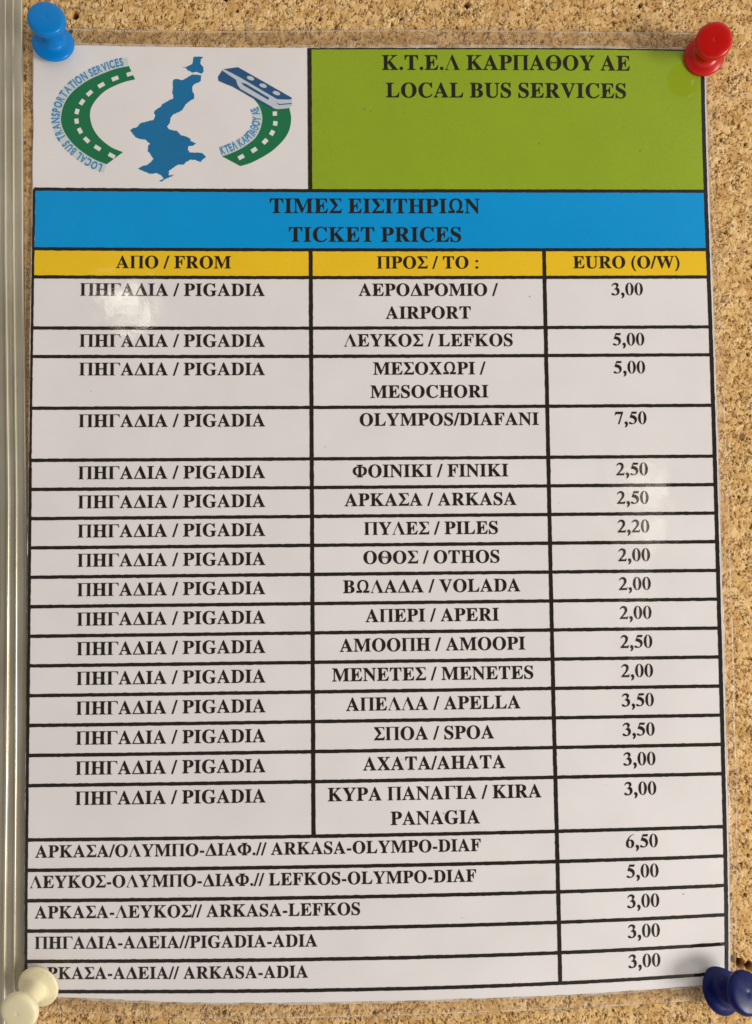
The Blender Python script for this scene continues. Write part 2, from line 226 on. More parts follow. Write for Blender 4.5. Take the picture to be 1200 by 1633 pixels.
SERIF = {
 'A':(722,['9,0 9,39 40,44 59,56 76,79 95,118 329,690 365,689 602,135 623,90 641,61 659,45 690,39 690,0 360,0 360,39 423,49 440,74 436,91 425,122 397,192 186,192 151,107 147,91 146,78 162,50 212,40 224,40 224,0', '206,246 376,246 290,459']),
 'B':(667,['17,0 17,38 63,45 86,59 98,83 102,126 102,543 100,579 95,604 86,620 72,630 51,636 16,638 16,676 323,676 436,666 519,637 570,587 587,517 576,460 545,414 493,381 431,366 507,349 569,311 606,261 619,199 614,154 601,115 578,80 547,52 508,29 461,13 408,3 348,0', '273,380 275,380 340,387 380,408 402,447 410,509 404,565 388,602 361,624 316,631 292,628 281,620 275,604 273,575', '324,49 376,58 409,83 419,102 427,127 432,157 433,193 431,230 425,261 415,285 400,304 382,318 357,328 326,334 289,336 273,336 273,102 276,75 284,60 298,52']),
 'C':(722,['396,-19 347,-16 301,-8 257,7 216,27 179,52 146,81 118,115 93,153 74,195 60,240 52,287 49,337 52,387 60,434 74,479 94,520 119,558 148,591 181,620 218,645 260,665 304,680 350,688 400,691 436,689 475,681 517,670 562,653 576,648 588,647 614,656 631,691 668,691 668,447 632,447 612,495 591,532 566,565 538,594 508,616 477,632 444,642 409,645 334,626 280,569 247,472 236,335 249,206 285,116 344,63 428,45 456,47 485,52 514,62 542,75 570,92 596,112 621,136 649,169 687,134 626,64 559,18 482,-10']),
 'D':(722,['22,0 22,38 65,44 86,55 96,76 100,116 100,551 96,597 83,622 60,634 14,639 14,676 323,676 407,671 481,654 544,627 596,588 637,539 667,481 684,414 690,338 668,191 600,85 488,21 333,0', '324,49 367,53 404,67 435,89 460,119 479,160 493,210 502,270 505,340 493,468 459,559 403,612 325,630 296,627 282,618 275,600 272,566 272,112 275,79 282,61 296,52']),
 'E':(667,['16,0 16,37 65,43 89,55 101,79 106,121 106,543 101,594 88,621 65,633 19,639 19,676 594,676 594,465 559,465 550,512 537,546 519,572 497,592 469,607 434,618 392,624 342,626 297,623 287,618 282,610 278,595 277,571 277,371 285,371 341,379 378,403 391,421 402,445 411,475 419,516 455,516 455,172 418,172 409,229 396,267 378,294 352,311 318,320 274,323 277,323 277,105 280,77 289,63 306,56 340,54 374,55 406,58 434,63 459,69 504,90 541,120 572,162 601,222 641,222 598,0']),
 'F':(611,['18,0 18,38 65,47 88,60 100,86 104,129 104,552 100,594 87,617 63,630 16,639 16,676 583,676 583,465 547,465 533,524 515,564 488,592 452,612 429,619 402,623 372,626 337,627 295,625 285,621 279,616 276,605 275,586 275,373 279,373 333,381 371,405 384,423 395,447 404,477 411,518 450,518 450,172 412,172 405,217 396,249 385,275 372,293 334,317 277,325 275,325 275,124 277,94 282,72 293,57 310,48 338,42 383,39 383,0']),
 'G':(778,['402,-19 349,-16 299,-8 253,6 210,25 171,49 137,78 107,112 82,150 62,192 48,237 40,286 37,338 40,388 48,436 63,480 82,521 107,559 136,592 170,621 207,646 248,666 291,680 337,688 386,691 426,689 468,682 511,670 555,654 569,649 580,648 593,650 602,656 611,668 623,691 661,691 661,446 623,446 597,506 566,553 530,592 490,621 446,639 401,645 326,626 271,569 238,473 227,336 230,264 240,202 255,149 277,105 304,71 336,47 372,33 413,28 459,33 486,48 501,71 506,107 506,189 501,226 488,246 461,258 406,263 406,300 755,300 755,263 709,258 688,247 678,227 674,190 674,40 604,13 537,-5 470,-15']),
 'H':(778,['21,0 21,38 69,45 92,58 104,82 108,124 108,557 104,596 92,618 68,631 22,639 22,676 368,676 368,639 330,634 309,629 295,620 287,608 282,588 280,558 280,378 502,378 502,558 500,588 496,608 488,620 474,629 452,634 414,639 414,676 759,676 759,639 712,631 689,619 678,597 674,557 674,124 678,84 690,59 712,45 759,38 759,0 414,0 414,38 461,45 485,56 497,80 502,124 502,321 280,321 280,124 284,82 296,58 320,45 368,38 368,0']),
 'I':(389,['20,0 20,38 66,47 91,59 105,80 109,117 109,569 105,604 94,623 70,633 20,639 20,676 368,676 368,639 320,633 295,623 283,604 279,569 279,119 280,93 285,74 294,61 308,51 331,44 370,38 370,0']),
 'K':(778,['30,0 30,38 77,45 99,58 111,82 115,124 115,557 111,596 99,619 76,632 31,639 31,676 370,676 370,639 333,634 312,629 298,620 290,608 285,588 284,558 281,357 471,555 500,590 508,614 492,631 426,639 426,676 721,676 721,638 702,638 660,631 615,610 567,576 515,527 413,421 687,79 704,61 719,49 737,42 769,38 769,0 412,0 412,39 454,40 475,44 485,50 488,57 482,72 464,98 300,307 284,292 284,124 288,82 300,58 323,45 370,38 370,0']),
 'L':(667,['19,0 19,38 67,45 90,58 101,82 106,124 106,557 101,597 89,620 66,632 20,639 20,676 377,676 377,638 336,636 311,631 295,623 285,609 279,588 277,558 277,127 278,98 282,77 288,65 299,59 318,55 346,54 380,55 410,58 438,63 462,71 505,93 540,127 556,148 570,173 584,202 599,238 638,238 598,0']),
 'M':(944,['14,0 14,38 61,45 86,58 100,82 105,123 105,562 103,590 98,609 90,621 75,629 53,635 15,639 15,676 278,676 469,225 661,676 921,676 921,639 876,631 853,617 841,595 836,556 836,131 838,96 843,71 852,56 864,47 884,42 920,39 920,0 579,0 579,38 616,43 638,49 651,59 660,73 665,96 666,128 671,576 431,0 395,0 158,562 163,123 168,79 182,55 208,43 258,38 258,0']),
 'N':(722,['580,-18 156,505 159,120 163,78 174,55 197,43 246,36 246,-2 16,-2 16,36 52,39 72,45 85,53 94,67 98,89 100,119 100,569 62,614 46,631 16,640 16,676 227,676 561,261 558,555 557,585 552,606 544,619 530,628 509,634 471,639 471,676 701,676 701,639 654,632 632,620 621,596 617,554 617,-18']),
 'O':(778,['386,-19 349,-17 314,-12 280,-4 247,8 216,23 187,40 161,60 136,83 113,108 93,135 76,165 61,196 50,229 42,264 37,299 35,336 37,373 42,408 50,442 61,475 76,507 93,536 113,563 136,588 161,611 189,632 218,649 250,664 283,676 318,684 354,689 392,691 429,689 464,684 498,676 531,664 562,650 590,633 617,613 642,590 664,566 684,538 702,509 716,478 728,445 736,410 741,374 743,336 741,299 736,264 728,229 716,196 702,165 684,135 664,108 641,83 616,60 588,40 559,23 527,8 494,-4 459,-12 423,-17', '391,28 462,47 512,103 543,200 554,336 551,408 542,471 528,524 508,567 483,601 454,625 422,639 385,644 314,625 264,569 233,472 222,336 225,264 234,202 248,149 269,105 294,71 322,47 355,33']),
 'P':(611,['16,0 16,38 63,45 86,58 97,82 102,124 102,557 97,596 85,618 62,631 17,639 17,676 310,676 368,675 417,670 458,663 490,653 536,626 571,589 593,543 600,490 596,449 584,412 564,379 536,351 501,328 458,312 408,302 351,299 271,299 271,124 275,82 287,58 310,45 358,38 358,0', '271,348 292,348 351,356 389,379 410,421 417,486 411,550 393,594 362,619 314,627 291,625 279,618 273,607 271,586']),
 'R':(722,['26,0 26,38 73,45 96,58 108,82 112,124 112,557 107,596 95,618 73,631 27,639 27,676 325,676 394,673 454,665 505,651 547,632 580,607 604,575 618,537 623,493 613,435 584,388 536,351 478,329 643,84 671,49 685,42 711,38 715,0 498,0 299,309 281,309 281,124 286,82 297,58 320,45 368,38 368,0', '281,354 305,354 369,362 412,388 426,406 436,431 442,460 444,495 437,554 417,595 384,619 336,627 306,624 291,616 284,600 281,567']),
 'S':(556,['35,-19 35,241 76,241 90,186 107,144 126,109 147,81 172,60 200,44 232,35 267,32 315,40 351,61 373,94 381,134 376,163 363,188 339,211 306,231 214,276 174,298 139,321 110,344 86,368 68,395 55,424 47,455 45,489 51,546 71,596 103,636 144,667 194,686 250,692 282,690 317,685 394,665 408,662 417,661 434,667 444,692 483,692 483,463 447,463 428,519 404,562 374,598 339,625 302,641 264,647 221,640 189,622 168,594 161,559 167,527 185,500 215,476 259,453 353,408 408,380 449,349 479,317 499,281 509,242 513,198 505,137 482,84 444,41 394,9 364,-3 332,-11 298,-16 261,-18 210,-15 161,-2 121,11 103,14 92,13 85,9 80,1 73,-19']),
 'T':(667,['151,0 151,38 201,44 227,57 241,82 246,124 246,630 243,630 207,627 175,620 147,607 123,589 104,566 89,538 78,505 71,462 31,462 31,676 636,676 636,461 599,461 580,539 545,590 492,620 419,630 418,630 418,124 423,80 436,56 461,44 514,38 514,0']),
 'U':(722,['363,-19 299,-15 245,-4 199,16 163,43 136,79 117,122 105,173 101,232 101,557 97,596 85,618 62,631 16,639 16,676 359,676 359,639 322,634 300,629 286,620 278,608 274,588 272,558 272,210 274,170 280,136 290,108 303,86 344,56 403,46 475,58 526,93 557,153 568,239 568,556 563,595 551,618 526,631 474,639 474,676 701,676 701,639 659,629 639,615 629,593 625,556 625,270 622,199 610,138 590,88 561,49 525,19 479,-2 425,-15']),
 'V':(722,['351,-18 103,558 87,589 72,613 52,629 16,640 16,676 361,676 361,638 316,636 292,629 279,619 275,603 278,586 287,559 424,226 549,558 556,582 559,601 555,619 543,629 520,635 477,638 477,676 701,676 701,639 669,634 649,623 632,601 612,561 386,-18']),
 'W':(1000,['297,-15 90,576 78,605 66,623 51,634 19,639 19,676 324,676 324,639 291,635 275,629 267,620 264,604 267,581 275,551 380,241 488,520 467,585 455,612 441,626 421,633 381,639 381,676 707,676 707,639 653,629 639,605 647,571 752,259 844,546 853,577 855,598 852,616 842,627 824,634 788,639 788,676 981,676 981,640 952,630 936,615 922,591 908,557 715,-15 678,-15 517,445 335,-15']),
 'X':(722,['16,0 16,38 52,43 81,56 108,77 134,108 284,310 115,565 92,597 71,620 52,633 24,639 19,676 373,676 373,638 345,638 306,630 294,610 298,596 310,575 397,439 476,554 494,586 500,607 486,629 432,639 432,676 690,676 690,638 679,638 639,632 605,616 573,588 539,546 429,392 622,94 656,52 670,42 689,39 699,39 699,0 352,0 352,39 365,39 413,47 427,68 423,88 406,119 316,262 215,120 201,95 197,74 212,48 270,38 270,0']),
 'Y':(722,['185,0 185,38 233,45 256,58 268,82 272,124 272,265 104,566 80,605 59,625 41,633 15,638 15,676 355,676 355,637 331,637 308,635 292,629 283,622 280,612 282,599 291,579 410,346 529,543 545,575 550,599 535,627 483,637 471,637 471,676 699,676 699,639 671,631 652,619 634,600 614,573 445,301 445,124 450,82 462,58 485,45 534,38 534,0']),
 '0':(500,['250,-13 211,-10 176,-2 144,13 116,33 93,58 73,87 57,121 45,159 36,199 29,243 25,290 24,339 25,389 29,435 36,479 45,519 57,556 73,589 93,618 116,643 144,663 176,677 212,685 251,688 289,685 323,677 355,663 382,643 405,618 425,589 441,556 454,519 464,478 471,435 475,388 476,338 475,289 471,242 464,198 454,158 441,121 425,87 405,58 381,33 354,13 323,-2 288,-10', '250,84 277,96 296,142 302,179 306,225 309,278 310,338 309,399 306,452 302,498 296,534 277,579 251,591 224,579 205,534 198,497 194,452 191,399 190,338 191,278 194,225 198,179 205,142 224,96']),
 '2':(500,['17,0 17,118 154,259 179,286 202,312 221,335 236,357 260,397 275,435 283,473 285,516 281,556 270,580 255,592 234,597 205,589 186,567 180,549 174,524 171,494 169,439 102,447 59,464 30,499 20,548 27,586 46,620 77,649 119,670 144,678 172,684 202,687 234,688 283,685 326,677 364,664 396,644 422,620 441,590 452,557 455,521 452,486 443,453 427,419 404,384 389,365 373,345 353,323 332,300 221,190 146,128 325,135 346,138 362,147 375,162 383,185 394,225 478,225 473,0']),
 '3':(500,['219,-14 187,-13 157,-10 131,-5 107,3 68,22 39,48 22,79 16,113 23,151 44,180 74,197 121,204 130,139 148,110 176,92 213,86 236,88 257,96 274,109 288,129 298,159 301,200 293,241 271,273 256,285 237,294 213,300 184,302 114,302 114,394 187,394 230,402 257,425 274,461 280,510 276,548 265,576 249,591 226,596 206,592 192,582 182,563 175,538 171,507 169,454 101,461 60,478 32,510 23,555 37,609 78,651 109,668 144,679 185,686 231,688 276,685 317,678 354,665 386,646 412,622 431,593 443,559 446,522 444,490 436,459 422,432 404,408 382,387 358,369 332,354 325,361 338,367 375,351 411,328 441,296 461,253 468,200 463,145 447,99 421,61 389,32 350,10 309,-4 264,-11']),
 '5':(500,['222,-8 189,-7 159,-4 132,1 108,9 71,29 43,55 27,85 22,118 28,153 48,179 77,194 127,200 131,158 137,137 147,118 161,104 181,94 208,91 232,93 253,101 271,115 286,138 296,170 299,215 292,268 272,303 241,323 196,330 167,329 144,326 97,313 39,337 70,676 438,676 443,477 360,477 350,521 347,532 343,537 339,540 326,542 159,542 147,416 168,421 226,425 277,422 323,413 365,397 401,374 431,344 453,307 466,264 470,216 464,158 447,110 421,71 387,40 348,18 307,3 264,-5']),
 '6':(500,['259,-13 226,-11 194,-4 165,7 137,23 112,44 90,69 72,99 56,133 44,171 35,214 30,261 28,313 29,351 32,388 37,423 44,457 52,490 63,521 76,549 91,576 108,601 128,623 150,642 174,658 200,671 228,681 259,686 291,688 344,684 386,673 419,654 442,630 456,601 461,570 453,536 431,506 393,487 324,480 318,551 312,572 305,587 296,595 284,598 248,585 217,545 205,514 195,475 188,429 181,402 179,406 208,418 243,426 286,429 326,426 362,416 395,398 423,374 446,344 462,308 472,268 475,223 472,174 462,130 444,89 420,54 389,24 351,3 308,-9', '262,84 281,90 299,111 306,127 311,150 314,179 316,214 314,247 311,274 305,296 298,311 278,331 253,337 234,334 212,325 192,313 184,305 186,253 191,203 199,162 210,132 236,95']),
 '7':(500,['118,2 352,545 147,542 121,534 110,510 103,452 17,452 22,676 477,676 477,611 228,0']),
 '.':(250,['125,156 66,131 41,71 66,12 125,-13 185,12 210,71 185,131']),
 ',':(250,['57,-180 136,-144 184,-97 213,-40 223,19 216,74 197,117 165,145 123,155 63,132 39,72 59,13 102,-7 99,-76 56,-140']),
 '/':(278,['-24,-19 73,-19 302,691 205,691']),
 '-':(333,['287,287 44,287 44,171 287,171']),
 '(':(333,['161,263 170,382 196,491 240,592 306,693 241,694 159,601 98,495 60,381 46,263 60,145 98,31 159,-75 241,-168 306,-167 240,-66 196,35 170,144']),
 ')':(333,['172,263 163,144 137,35 93,-66 27,-167 92,-168 174,-75 235,31 273,145 287,263 273,381 235,495 174,601 92,694 27,693 93,592 137,491 163,382']),
 ':':(333,['166,472 107,452 82,404 107,356 166,336 226,356 251,404 226,452', '166,123 107,103 82,55 107,7 166,-13 226,7 251,55 226,103']),
 'Φ':(822,['253,0 253,52 323,64 334,67 336,68 337,71 337,86 337,88 283,91 221,103 167,124 121,152 83,188 56,231 40,280 35,334 40,389 57,438 84,481 122,517 168,545 222,565 283,576 337,579 337,579 335,604 333,605 325,609 253,625 253,676 569,676 569,625 498,609 490,605 488,603 486,596 485,580 485,580 524,579 573,574 616,567 654,557 686,543 715,525 738,502 756,476 770,446 780,413 785,375 787,333 782,280 766,231 739,188 702,152 656,124 602,103 540,91 485,88 485,86 486,72 487,68 488,67 499,64 569,52 569,0', '337,143 337,524 306,520 266,502 233,473 209,435 193,388 188,334 193,280 209,233 233,195 266,166 306,148', '485,143 507,145 540,156 568,172 591,195 610,224 623,256 632,293 634,334 632,383 624,423 611,456 594,481 572,500 544,514 510,523 485,525']),
 'Ω':(772,['702,0 551,11 514,11 478,10 442,8 390,6 414,117 451,132 477,150 499,172 518,200 534,233 545,271 551,315 553,364 552,404 548,441 542,474 533,505 522,532 509,556 494,577 477,595 458,608 437,618 415,624 392,626 353,622 318,610 289,589 264,561 244,525 230,481 221,430 218,371 220,326 227,285 238,247 253,212 273,182 295,157 320,137 359,116 328,7 253,11 187,13 121,12 48,8 36,31 62,134 255,119 255,102 225,118 192,143 163,173 138,208 118,246 103,287 95,331 92,378 94,425 101,469 113,510 129,547 149,580 173,609 201,634 233,654 269,670 307,682 349,689 394,691 458,686 515,672 564,648 605,614 638,570 661,519 675,459 679,392 678,356 673,321 665,287 654,254 640,224 624,197 606,172 586,150 564,131 541,116 517,105 500,100 502,119 736,132']),
}
SANS = {
 'L':(576,['223,722 45,722 45,-40 531,-40 531,128 223,128']),
 'O':(904,['45,341 73,193 155,68 283,-18 450,-50 620,-18 750,68 831,193 859,341 831,491 748,616 619,701 452,732 286,701 157,616 74,491', '227,341 245,429 291,498 361,544 452,560 543,544 614,498 660,429 677,341 660,253 614,184 543,139 452,122 361,139 291,184 244,253']),
 'C':(786,['734,663 641,698 577,717 518,728 457,731 295,702 163,618 76,491 45,331 69,203 144,80 272,-13 451,-49 533,-44 602,-31 664,-10 741,26 733,213 625,161 569,139 515,126 464,121 365,138 291,183 245,251 227,340 245,428 293,497 365,543 461,561 511,557 563,545 616,525 727,475']),
 'A':(827,['459,712 356,712 45,-23 197,-26 283,175 539,175 630,-26 782,-23', '406,494 481,312 338,312']),
 'B':(610,['45,-26 307,-26 423,-8 504,40 551,108 565,182 552,255 515,316 456,360 416,364 437,366 475,404 498,452 505,509 491,582 447,647 373,692 271,708 45,708', '195,568 257,568 307,561 334,546 347,526 352,499 345,462 326,438 291,422 233,416 195,416', '195,276 285,276 347,269 385,251 405,227 412,195 407,167 390,142 355,123 290,114 195,114']),
 'U':(757,['712,722 534,722 534,286 532,244 527,210 517,184 502,164 482,148 454,135 417,125 371,121 336,124 305,133 277,147 253,167 239,184 230,204 225,233 223,280 223,722 45,722 45,254 72,121 147,23 251,-32 369,-49 516,-28 625,37 691,140 712,265']),
 'S':(559,['486,666 426,700 383,717 339,728 292,731 195,717 116,672 64,601 45,505 100,371 211,287 305,224 339,159 338,152 327,138 306,125 270,119 231,124 194,140 157,166 67,238 51,32 115,-9 167,-32 222,-45 284,-49 373,-33 447,14 496,86 514,179 460,328 348,414 253,472 220,528 222,536 233,548 254,558 286,563 314,560 346,551 381,533 473,474']),
 'T':(740,['695,722 45,722 45,554 281,554 281,-40 459,-40 459,554 695,554']),
 'R':(680,['45,708 45,-26 195,-26 195,270 208,270 239,266 270,249 312,207 369,125 467,-26 635,-19 589,57 566,89 547,117 527,149 490,209 453,262 414,308 394,320 418,330 459,374 485,428 493,492 476,581 424,651 344,694 245,708', '195,572 230,572 285,566 317,550 333,527 340,494 335,462 320,437 289,418 230,410 195,410']),
 'N':(802,['757,722 585,722 602,214 181,722 45,722 45,-40 217,-40 199,465 615,-40 757,-40']),
 'P':(601,['45,722 45,-40 223,-40 223,255 288,255 401,271 487,320 539,395 556,486 540,577 491,654 409,705 301,722', '223,554 295,554 339,547 359,533 370,514 373,491 368,461 354,442 331,429 291,423 223,423']),
 'I':(268,['223,722 45,722 45,-40 223,-40']),
 'V':(801,['756,717 579,722 401,267 223,722 45,717 367,-46 440,-46']),
 'E':(566,['512,722 45,722 45,-40 521,-40 521,128 223,128 223,260 502,260 502,428 223,428 223,554 512,554']),
 'K':(769,['351,361 651,708 452,722 206,430 223,722 45,722 45,-40 223,-40 208,278 514,-40 724,-24']),
 'Y':(809,['404,511 240,722 45,710 316,347 316,-40 494,-40 494,346 764,710 569,722']),
 'Λ':(834,['45,-37 334,768 497,768 789,-37 611,-40 448,420 414,520 355,722 477,722 417,518 384,420 225,-40']),
 'Π':(737,['692,768 692,-40 520,-40 520,606 217,606 217,-40 45,-40 45,768']),
 'Θ':(789,['574,429 574,299 215,299 215,429', '395,-36 346,-33 299,-24 255,-8 214,13 177,41 143,73 114,111 90,153 70,200 56,251 48,305 45,363 48,422 56,476 70,527 90,574 114,616 143,654 177,686 214,714 255,735 299,751 346,760 395,763 444,760 491,751 535,735 576,714 613,686 647,654 675,616 700,574 719,527 733,476 741,422 744,363 741,305 733,251 719,200 700,154 675,111 647,73 613,41 576,13 535,-8 491,-24 444,-33', '395,102 423,104 450,109 475,118 499,131 521,147 541,167 558,190 574,218 586,249 595,283 600,321 602,363 600,406 595,445 586,479 573,510 558,538 541,561 521,581 499,597 475,610 450,619 423,624 395,626 366,624 339,619 314,609 290,596 268,580 248,560 231,537 216,510 203,479 194,444 189,406 187,363 189,321 194,283 203,249 216,218 231,190 248,167 268,147 290,131 314,118 339,109 366,104']),
}
ROADL_OUT = [(2791,-3831),(2402,-3743),(2101,-3627),(1801,-3494),(1552,-3361),(1328,-3203),(1104,-3006),(931,-2772),(820,-2513),(767,-2229),(785,-1997),(861,-1792),(975,-1600),(1138,-1396),(1338,-1217),(1589,-1039),(1864,-887),(2139,-786)]
ROADL_IN = [(2979,-3421),(2703,-3353),(2427,-3246),(2127,-3087),(1902,-2890),(1728,-2656),(1642,-2448),(1635,-2215),(1707,-1932),(1858,-1675),(2059,-1471),(2310,-1292),(2623,-1166)]
DASHL = [(2828,-3587),(2377,-3439),(1964,-3226),(1615,-2976),(1391,-2697),(1243,-2403),(1232,-2107),(1334,-1811),(1535,-1530),(1861,-1288),(2287,-1054)]
ISLE = [(4104,-3359),(4142,-3438),(4244,-3452),(4385,-3414),(4525,-3481),(4653,-3561),(4704,-3601),(4973,-3577),(4960,-3406),(4883,-3340),(4755,-3287),(4699,-3194),(4704,-3063),(4755,-2985),(4755,-2841),(4627,-2774),(4499,-2668),(4423,-2510),(4295,-2417),(4117,-2337),(4046,-2245),(4029,-2087),(3940,-1968),(4016,-1877),(4245,-1839),(4373,-1696),(4500,-1671),(4628,-1619),(4653,-1527),(4819,-1450),(4730,-1384),(4577,-1356),(4565,-1264),(4629,-1173),(4756,-1161),(4883,-1175),(5011,-1149),(5113,-1045),(4947,-873),(4807,-938),(4654,-950),(4527,-884),(4451,-792),(4274,-791),(4122,-685),(3995,-592),(3996,-461),(4160,-475),(3996,-383),(3869,-330),(3794,-264),(3705,-276),(3844,-356),(3742,-473),(3615,-524),(3438,-497),(3286,-561),(3057,-664),(3184,-730),(3386,-797),(3537,-969),(3358,-1216),(3370,-1374),(3434,-1427),(3281,-1569),(3103,-1581),(2976,-1645),(2823,-1853),(3038,-1947),(3114,-2053),(3329,-2120),(3532,-2175),(3583,-2293),(3545,-2371),(3608,-2490),(3748,-2583),(3786,-2662),(3989,-2782),(4129,-2849),(4096,-3032),(4117,-3215)]
ISLET = [(4398,-3820),(4526,-3821),(4705,-3928),(4731,-4111),(4782,-4150),(5038,-4139),(4961,-4060),(4948,-3930),(5037,-3826),(5037,-3669),(4973,-3616),(4858,-3667),(4679,-3653),(4577,-3704),(4513,-3782)]
ROADR_IN = [(6466,-2949),(6679,-2706),(6774,-2512),(6821,-2268),(6796,-2049),(6724,-1829),(6605,-1634),(6414,-1462),(6153,-1290),(5845,-1142),(5596,-1056)]
ROADR_OUT = [(7609,-2808),(7655,-2515),(7697,-2272),(7665,-1979),(7556,-1711),(7365,-1466),(7102,-1221),(6793,-1025),(6461,-853),(6152,-754)]
DASHR = [(7202,-2392),(7213,-2087),(7116,-1794),(6901,-1525),(6568,-1256),(6176,-1035)]
BUS_BODY = [(5624,-3759),(6088,-3827),(7729,-2881),(7728,-2650),(7632,-2564),(7274,-2526),(7131,-2574),(6466,-2925),(5919,-3226),(5682,-3322),(5492,-3406),(5480,-3527)]
BUS_ROOF = [(5648,-3759),(6088,-3827),(7729,-2881),(7681,-2827),(7275,-2836),(6158,-3502),(5719,-3735)]
BUS_SIDE = [(5612,-3722),(5480,-3527),(5492,-3401),(5682,-3317),(5919,-3221),(6252,-3033),(6466,-2900),(7202,-2494),(7119,-2599),(6561,-2920),(6157,-3154),(6074,-3275),(6027,-3433),(5659,-3686)]
BUS_STRIPE = [(6182,-3349),(6324,-3313),(7037,-2878),(7001,-2817),(6253,-3264)]
BUS_BUMPER = [(7239,-2733),(7346,-2690),(7716,-2720),(7716,-2691),(7334,-2656)]
BUS_VENT0 = [(6582,-3456),(6569,-3429),(6533,-3416),(6481,-3418),(6427,-3435),(6382,-3464),(6357,-3497),(6357,-3527),(6383,-3547),(6428,-3553),(6482,-3543),(6533,-3520),(6569,-3488)]
BUS_VENT1 = [(6963,-3226),(6949,-3200),(6913,-3187),(6862,-3189),(6807,-3206),(6763,-3234),(6737,-3268),(6737,-3298),(6763,-3318),(6808,-3324),(6862,-3314),(6913,-3291),(6950,-3259)]
BUS_VENT2 = [(7367,-2997),(7354,-2970),(7317,-2957),(7266,-2959),(7212,-2976),(7167,-3005),(7141,-3038),(7142,-3068),(7167,-3089),(7212,-3095),(7267,-3085),(7318,-3061),(7354,-3029)]

# ------------------------------------------------------------------ lettering
GREEK = {
 'Π': (778, ["21,676 759,676 759,657 718,650 692,628 688,590 688,86 692,48 718,26 759,19 759,0 457,0 457,19 500,26 525,48 529,86 529,640 251,640 251,86 255,48 280,26 323,19 323,0 21,0 21,19 62,26 88,48 92,86 92,590 88,628 62,650 21,657"]),
 'Γ': (615, ["16,676 588,676 600,500 578,500 560,560 520,615 460,636 400,640 262,640 262,86 266,48 295,26 345,19 345,0 16,0 16,19 62,26 92,48 96,86 96,590 92,628 62,650 16,657"]),
 'Δ': (679, ["20,0 660,0 660,22 370,690 338,690 20,22", "96,48 450,48 280,455"]),
 'Λ': (718, ["9,0 9,19 50,28 75,55 95,95 340,690 372,690 630,90 655,45 705,19 705,0 395,0 395,19 440,24 465,45 460,90 295,500 125,110 118,60 140,28 200,19 200,0"]),
 'Σ': (600, ["28,676 562,676 566,505 544,505 528,575 488,620 420,634 245,634 418,360 190,110 440,110 500,118 545,150 566,200 590,200 566,0 22,0 22,22 270,325 28,655"]),
 'Θ': (778, SERIF['O'][1]+["262,255 282,255 292,318 486,318 496,255 516,255 516,420 496,420 486,362 292,362 282,420 262,420"]),
}
DIGITS = {
 '0': (500, [' '.join('%d,%d' % (250+226*math.cos(k*math.pi/16), 338+350*math.sin(k*math.pi/16)) for k in range(32)), ' '.join('%d,%d' % (250+88*math.copysign(abs(math.cos(k*math.pi/12))**0.8, math.cos(k*math.pi/12)), 338+320*math.sin(k*math.pi/12)) for k in range(24))]),
 '2': (500, ["445,0 478,160 457,160 430,118 400,104 175,104 330,265 410,370 437,480 425,570 380,640 320,676 250,688 180,676 120,640 70,580 35,505 55,497 110,558 180,582 250,570 295,515 302,440 280,360 220,260 17,22 17,0"]),
 '3': (500, ["35,505 70,595 140,660 240,688 340,670 405,610 412,530 375,462 330,425 400,388 450,312 466,220 435,110 350,25 230,-13 120,-14 50,8 16,55 24,108 60,132 110,122 160,78 210,45 265,50 308,98 325,165 310,240 265,293 210,318 160,325 160,347 220,367 270,415 290,480 275,548 230,585 170,587 110,557 55,495"]),
 '5': (500, ["470,676 432,560 192,560 170,505 300,475 410,402 460,295 457,190 400,80 290,10 160,-8 70,8 22,50 28,98 65,122 110,117 170,78 220,50 270,55 320,95 340,170 320,248 250,305 150,340 70,352 190,676"]),
 '6': (500, ["475,688 380,672 270,615 170,515 80,382 30,250 35,130 95,35 190,-10 270,-13 370,20 445,100 475,210 460,320 400,395 320,425 250,415 195,388 230,500 300,590 380,645 475,668", "185,340 230,365 280,355 320,290 327,190 310,80 270,22 230,28 190,90 172,190 172,280"]),
 '7': (500, ["477,676 65,676 17,472 40,472 75,525 120,545 365,545 180,0 262,0 477,655"]),
}
SERIF.update(DIGITS); SERIF.update(GREEK)
for up, latin in zip('ΑΒΕΖΗΙΚΜΝΟΡΤΥΧ', 'ABEZHIKMNOPTYX'):
    if latin in SERIF: SERIF[up] = SERIF[latin]
    if latin in SANS: SANS[up] = SANS[latin]
if 'Y' in SANS: SANS['Υ'] = SANS['Y']
def parse(table):
    out = {}
    for ch, (adv, cs) in table.items():
        out[ch] = (adv, fill([[tuple(int(q) for q in p.split(',')) for p in c.split()] for c in cs]))
    return out
SERIF_G, SANS_G = parse(SERIF), parse(SANS)
def text_width(s, size): return sum(250 if c == ' ' else SERIF_G[c][0] for c in s)*size/1000
def set_line(s, size, u, v, align='c'):
    w = text_width(s, size); x = u-w/2 if align == 'c' else u
    parts = []
    for ch in s:
        if ch == ' ': x += 0.25*size; continue
        adv, (pts, tr) = SERIF_G[ch]
        parts.append(([(x+px*size/1000, v-py*size/1000) for px, py in pts], [(a, b, c) for a, c, b in tr]))
        x += adv*size/1000
    return merge(parts)

